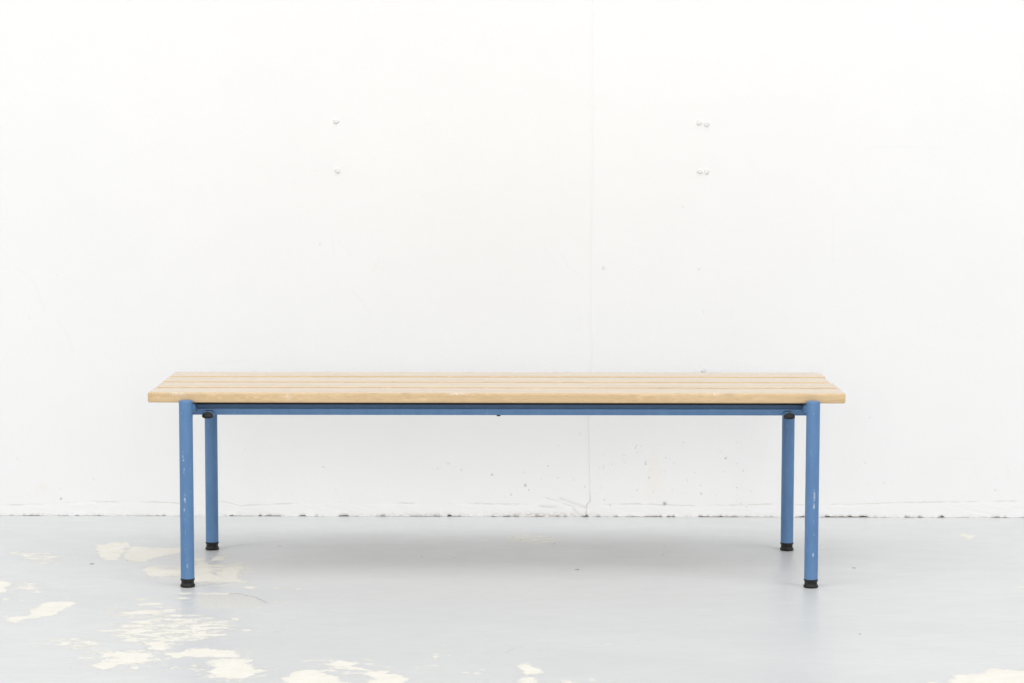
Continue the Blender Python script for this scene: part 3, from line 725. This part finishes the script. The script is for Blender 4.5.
def slat(i, y0, width, x_off, len_off):
    """rounded plank with rings along its length so that wear marks can sit on it"""
    r = 0.0024
    prof = []
    hy, hz = width / 2, THICK / 2
    for cx, cz, a0 in ((hy - r, hz - r, 0), (-hy + r, hz - r, 90), (-hy + r, -hz + r, 180), (hy - r, -hz + r, 270)):
        for s in range(5):
            a = math.radians(a0 + s * 22.5)
            prof.append((cx + r * math.cos(a), cz + r * math.sin(a)))
    # extra points along the front face and the top so attributes have something to hold on to
    full = []
    for q in range(len(prof)):
        p, nx_ = prof[q], prof[(q + 1) % len(prof)]
        full.append(p)
        d = math.hypot(nx_[0] - p[0], nx_[1] - p[1])
        m = int(d / 0.004)
        for j in range(1, m):
            t = j / m
            full.append((p[0] + (nx_[0] - p[0]) * t, p[1] + (nx_[1] - p[1]) * t))
    hl = LEN / 2 + len_off
    ends = [-hl, -hl + 0.0008, -hl + 0.0022, -hl + 0.0040]
    stops = ends + list(np.arange(-hl + 0.012, hl - 0.011, 0.006)) + [-e for e in ends[::-1]]
    bm = bmesh.new()
    rings = []
    for x in stops:
        e = hl - abs(x)
        ins = 0.0 if e >= 0.0036 else 0.0030 * (1 - math.sqrt(max(0, 1 - (1 - e / 0.0036) ** 2)))
        ring = []
        for (py, pz) in full:
            sy = (abs(py) - ins) / abs(py) if abs(py) > hy - 0.004 else 1
            sz = (abs(pz) - ins) / abs(pz) if abs(pz) > hz - 0.004 else 1
            ring.append(bm.verts.new((x, py * sy, pz * sz)))
        rings.append(ring)
    n = len(full)
    for a, b in zip(rings[:-1], rings[1:]):
        for q in range(n):
            bm.faces.new((a[q], a[(q + 1) % n], b[(q + 1) % n], b[q]))
    bm.faces.new(rings[0][::-1]); bm.faces.new(rings[-1])
    o = from_bm("slat", bm, lacquered_wood(i), bench)
    auto_sharp(o, 50)
    o.location = (SHIFT + x_off, y0 + width / 2, TOP - THICK / 2)
    co = np.empty(len(o.data.vertices) * 3, np.float32); o.data.vertices.foreach_get('co', co); co = co.reshape(-1, 3)
    wear = np.zeros(len(co)); knot = np.zeros(len(co))
    if i == 0:
        for x, z, w, h, s in ((-0.690, 0.010, 0.010, 0.003, 0.6), (-0.676, 0.009, 0.006, 0.003, 0.45), (-0.083, 0.010, 0.02, 0.003, 0.5),
                              (0.47, 0.010, 0.004, 0.003, 0.7), (-0.448, 0.002, 0.0035, 0.007, 0.45)):
            wear = np.maximum(wear, s * np.exp(-((co[:, 0] - x) / w) ** 2 - ((co[:, 2] - z) / h) ** 2) * (co[:, 1] < -hy + 0.006))
        for x, y, w, s in ((0.697, 0.040, 0.007, 0.85), (-0.30, -0.02, 0.004, 0.25)):
            knot = np.maximum(knot, s * np.exp(-((co[:, 0] - x) / w) ** 2 - ((co[:, 1] - y) / 0.007) ** 2) * (co[:, 2] > 0.005))
        for x, w in ((-0.196, 0.010), (0.50, 0.012)):
            knot = np.maximum(knot, 0.40 * np.exp(-((co[:, 0] - x) / w) ** 2 - ((co[:, 1] + hy - 0.002) / 0.003) ** 2 - ((co[:, 2] - hz + 0.002) / 0.003) ** 2))
    set_attr(o.data, 'wear', wear); set_attr(o.data, 'knot', knot)
    return o


GAP = 0.0185
W = (DEEP - 3 * GAP) / 4
for i in range(4):
    slat(i, i * (W + GAP), W, (0.0, 0.0012, -0.0022, 0.0010)[i], (0.0, -0.0010, -0.0028, -0.0012)[i])


def lathe(prof, n=40):
    bm = bmesh.new()
    rings = []
    for r, z in prof:
        rings.append([bm.verts.new((r * math.cos(2 * PI * i / n), r * math.sin(2 * PI * i / n), z)) for i in range(n)]
                     if r > 0 else [bm.verts.new((0, 0, z))])
    for a, b in zip(rings[:-1], rings[1:]):
        for i in range(n):
            j = (i + 1) % n
            if len(a) == 1:
                bm.faces.new((a[0], b[j], b[i]))
            elif len(b) == 1:
                bm.faces.new((a[i], a[j], b[0]))
            else:
                bm.faces.new((a[i], a[j], b[j], b[i]))
    return bm


# scuffs: (angle from the front in degrees, height, half length, half width deg, strength), chips the same
SCUFFS = {
    (-1, 0): ([(-22, 0.283, 0.006, 8, 0.9), (-16, 0.275, 0.003, 14, 0.9), (-12, 0.252, 0.016, 9, 0.75), (-10, 0.190, 0.022, 12, 0.75),
               (-14, 0.168, 0.008, 10, 0.8), (-8, 0.120, 0.018, 12, 0.55), (-10, 0.083, 0.022, 10, 0.55), (-4, 0.355, 0.010, 12, 0.45),
               (6, 0.045, 0.02, 14, 0.55), (10, 0.22, 0.03, 6, 0.4), (-16, 0.225, 0.012, 8, 0.6), (-8, 0.145, 0.010, 8, 0.6), (-2, 0.06, 0.014, 8, 0.55), (-20, 0.31, 0.012, 7, 0.45), (24, 0.14, 0.02, 6, 0.45), (-30, 0.378, 0.004, 10, 0.6), (20, 0.318, 0.02, 6, 0.35)],
              [(-12, 0.179, 0.005, 8, 0.9), (-10, 0.190, 0.004, 6, 0.6), (-6, 0.078, 0.004, 7, 0.5)]),
    (1, 0): ([(14, 0.275, 0.010, 10, 0.55), (12, 0.200, 0.018, 14, 0.85), (10, 0.178, 0.010, 16, 0.85), (14, 0.118, 0.008, 10, 0.7),
              (8, 0.145, 0.02, 10, 0.5), (18, 0.24, 0.014, 8, 0.5), (2, 0.05, 0.012, 9, 0.5), (-14, 0.16, 0.016, 7, 0.45), (12, 0.31, 0.012, 9, 0.45), (10, 0.072, 0.008, 12, 0.85), (-12, 0.330, 0.02, 6, 0.35), (0, 0.378, 0.008, 10, 0.5)],
             [(10, 0.186, 0.003, 5, 0.3)]),
    (-1, 1): ([(-40, 0.30, 0.03, 8, 0.3)], []),
    (1, 1): ([(30, 0.12, 0.02, 8, 0.3)], []),
}


def leg(sx, back):
    x = sx * LEG_X
    y = DEEP + LEG_R + 0.0002 if back else -LEG_R - 0.0002
    foot_h = 0.0165
    prof = [(LEG_R - 0.002, foot_h - 0.004), (LEG_R, foot_h - 0.004)]
    prof += [(LEG_R, z) for z in np.arange(foot_h, LEG_TOP - 0.0015, 0.0035)]
    prof += [(LEG_R, LEG_TOP - 0.0014), (LEG_R - 0.0004, LEG_TOP - 0.0005), (LEG_R - 0.0013, LEG_TOP), (LEG_R - 0.0028, LEG_TOP - 0.0002),
             (LEG_R - 0.0040, LEG_TOP - 0.0004), (0, LEG_TOP + 0.0002)]
    o = from_bm("leg", lathe(prof, 48), M_BLUE, bench)
    auto_sharp(o, 60)
    o.location = (x, y, 0)
    co = np.empty(len(o.data.vertices) * 3, np.float32); o.data.vertices.foreach_get('co', co); co = co.reshape(-1, 3)
    ang = np.degrees(np.arctan2(co[:, 0], -co[:, 1]))
    res = []
    for lst in SCUFFS[(sx, back)]:
        m = np.zeros(len(co))
        for a, z, h, w, s in lst:
            m = np.maximum(m, s * np.exp(-((ang - a) / w) ** 2 - ((co[:, 2] - z) / h) ** 2))
        res.append(m)
    set_attr(o.data, 'scuff', res[0]); set_attr(o.data, 'chip', res[1])
    R = LEG_R
    fp = [(0, -0.0019), (R - 0.0006, -0.0019), (R + 0.0010, -0.0010), (R + 0.0014, 0.0015), (R + 0.0008, 0.0036), (R - 0.0006, 0.0048),
          (R - 0.0010, 0.0060), (R - 0.0006, 0.0118), (R + 0.0004, 0.0130), (R + 0.0009, 0.0146), (R + 0.0007, 0.0160), (R + 0.0001, 0.0168), (R - 0.002, 0.0168)]
    f = from_bm("rubber_foot", lathe(fp, 40), M_RUBBER, o)
    auto_sharp(f, 60)
    # weld bead where the rail meets the leg
    bm = bmesh.new()
    bmesh.ops.create_uvsphere(bm, u_segments=20, v_segments=12, radius=1.0)
    for v in bm.verts:
        v.co = Vector((v.co.x * 0.0052, v.co.y * 0.0330, v.co.z * (0.0098 + 0.0008 * math.sin(7 * v.co.z))))
    w = from_bm("weld", bm, M_BLUE, o)
    w.location = (-sx * (R - 0.0006), (-0.031 if back else 0.031), 0.3835)


for sx in (-1, 1):
    for back in (0, 1):
        leg(sx, back)


def rounded_tube(name, length, w, h, r, mat, axis='X'):
    prof = []
    for cx, cz, a0 in ((w / 2 - r, h / 2 - r, 0), (-w / 2 + r, h / 2 - r, 90), (-w / 2 + r, -h / 2 + r, 180), (w / 2 - r, -h / 2 + r, 270)):
        for s in range(6):
            a = math.radians(a0 + s * 18)
            prof.append((cx + r * math.cos(a), cz + r * math.sin(a)))
    bm = bmesh.new()
    rings = []
    for t in (-length / 2, length / 2):
        rings.append([bm.verts.new((t, p, q) if axis == 'X' else (p, t, q)) for p, q in prof])
    n = len(prof)
    for q in range(n):
        bm.faces.new((rings[0][q], rings[0][(q + 1) % n], rings[1][(q + 1) % n], rings[1][q]))
    bm.faces.new(rings[0][::-1]); bm.faces.new(rings[1])
    o = from_bm(name, bm, mat, bench)
    auto_sharp(o, 50)
    return o


RAIL_TOP, RAIL_STEP, RAIL_BOT = TOP - THICK - 0.0104, 0.3803, 0.3659


def rail(side):
    """folded steel rail: a proud lower lip and a set-back upper web that the slats rest on"""
    f0, f1, bk = 0.0300, 0.0540, 0.0660
    pr = [(f0 + 0.0012, RAIL_BOT), (bk, RAIL_BOT), (bk, RAIL_TOP), (f1, RAIL_TOP), (f1, RAIL_STEP - 0.0040), (f0 + 0.0025, RAIL_STEP - 0.0002),
          (f0 + 0.0012, RAIL_STEP - 0.0005), (f0 + 0.0003, RAIL_STEP - 0.0015), (f0, RAIL_STEP - 0.0030), (f0, RAIL_BOT + 0.0020), (f0 + 0.0003, RAIL_BOT + 0.0008)]
    bm = bmesh.new()
    hl = LEG_X - 0.0035
    rg = [[bm.verts.new((x, (y if side == 0 else DEEP - y), z)) for y, z in pr] for x in (-hl, hl)]
    n = len(pr)
    for q in range(n):
        bm.faces.new((rg[0][q], rg[0][(q + 1) % n], rg[1][(q + 1) % n], rg[1][q]))
    bm.faces.new(rg[0][::-1]); bm.faces.new(rg[1])
    o = from_bm("rail", bm, M_BLUE, bench)
    auto_sharp(o, 50)
    # thin black strip added for the dark shade line between rail and slats
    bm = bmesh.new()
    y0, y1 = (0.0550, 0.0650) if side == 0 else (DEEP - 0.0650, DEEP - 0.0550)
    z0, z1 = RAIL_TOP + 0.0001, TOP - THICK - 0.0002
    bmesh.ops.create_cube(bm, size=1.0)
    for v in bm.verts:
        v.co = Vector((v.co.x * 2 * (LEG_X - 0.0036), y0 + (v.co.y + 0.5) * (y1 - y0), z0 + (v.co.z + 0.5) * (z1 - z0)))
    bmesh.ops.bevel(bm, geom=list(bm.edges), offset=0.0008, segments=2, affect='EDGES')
    p = from_bm("dark_gap_strip", bm, M_RUBBER, o)
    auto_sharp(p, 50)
    return o


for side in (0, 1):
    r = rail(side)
    if side == 0:
        b = from_bm("bolt_head", lathe([(0, 0.0), (0.0042, 0.0), (0.0048, 0.0008), (0.0048, 0.0030)], 6), M_RUBBER, r, smooth=False)
        b.location = (-0.0023, 0.0355, RAIL_BOT - 0.0026)
        b.rotation_euler = (0, 0, 0.4)

# cross tubes under the slats, plugged at their ends
for sx in (-1, 1):
    xc = -0.6281 if sx < 0 else 0.6237
    t = rounded_tube("cross_tube", DEEP - 0.006, 0.0225, 0.0145, 0.0070, M_BLUE, 'Y')
    t.location = (xc, DEEP / 2, 0.3692)
    for end in (-1, 1):
        bm = bmesh.new()
        bmesh.ops.create_uvsphere(bm, u_segments=28, v_segments=16, radius=1.0)
        for v in bm.verts:
            z = v.co.z
            v.co = Vector((v.co.x * 0.0122, v.co.y * 0.0045, (z * 0.0096 if z > -0.25 else -0.0022 - (abs(z) - 0.25) * 0.0046)))
        for v in bm.verts:
            v.co.z += 0.0002
        c = from_bm("end_cap", bm, M_RUBBER, t)
        c.location = (0, end * (DEEP / 2 - 0.003), -0.0028)
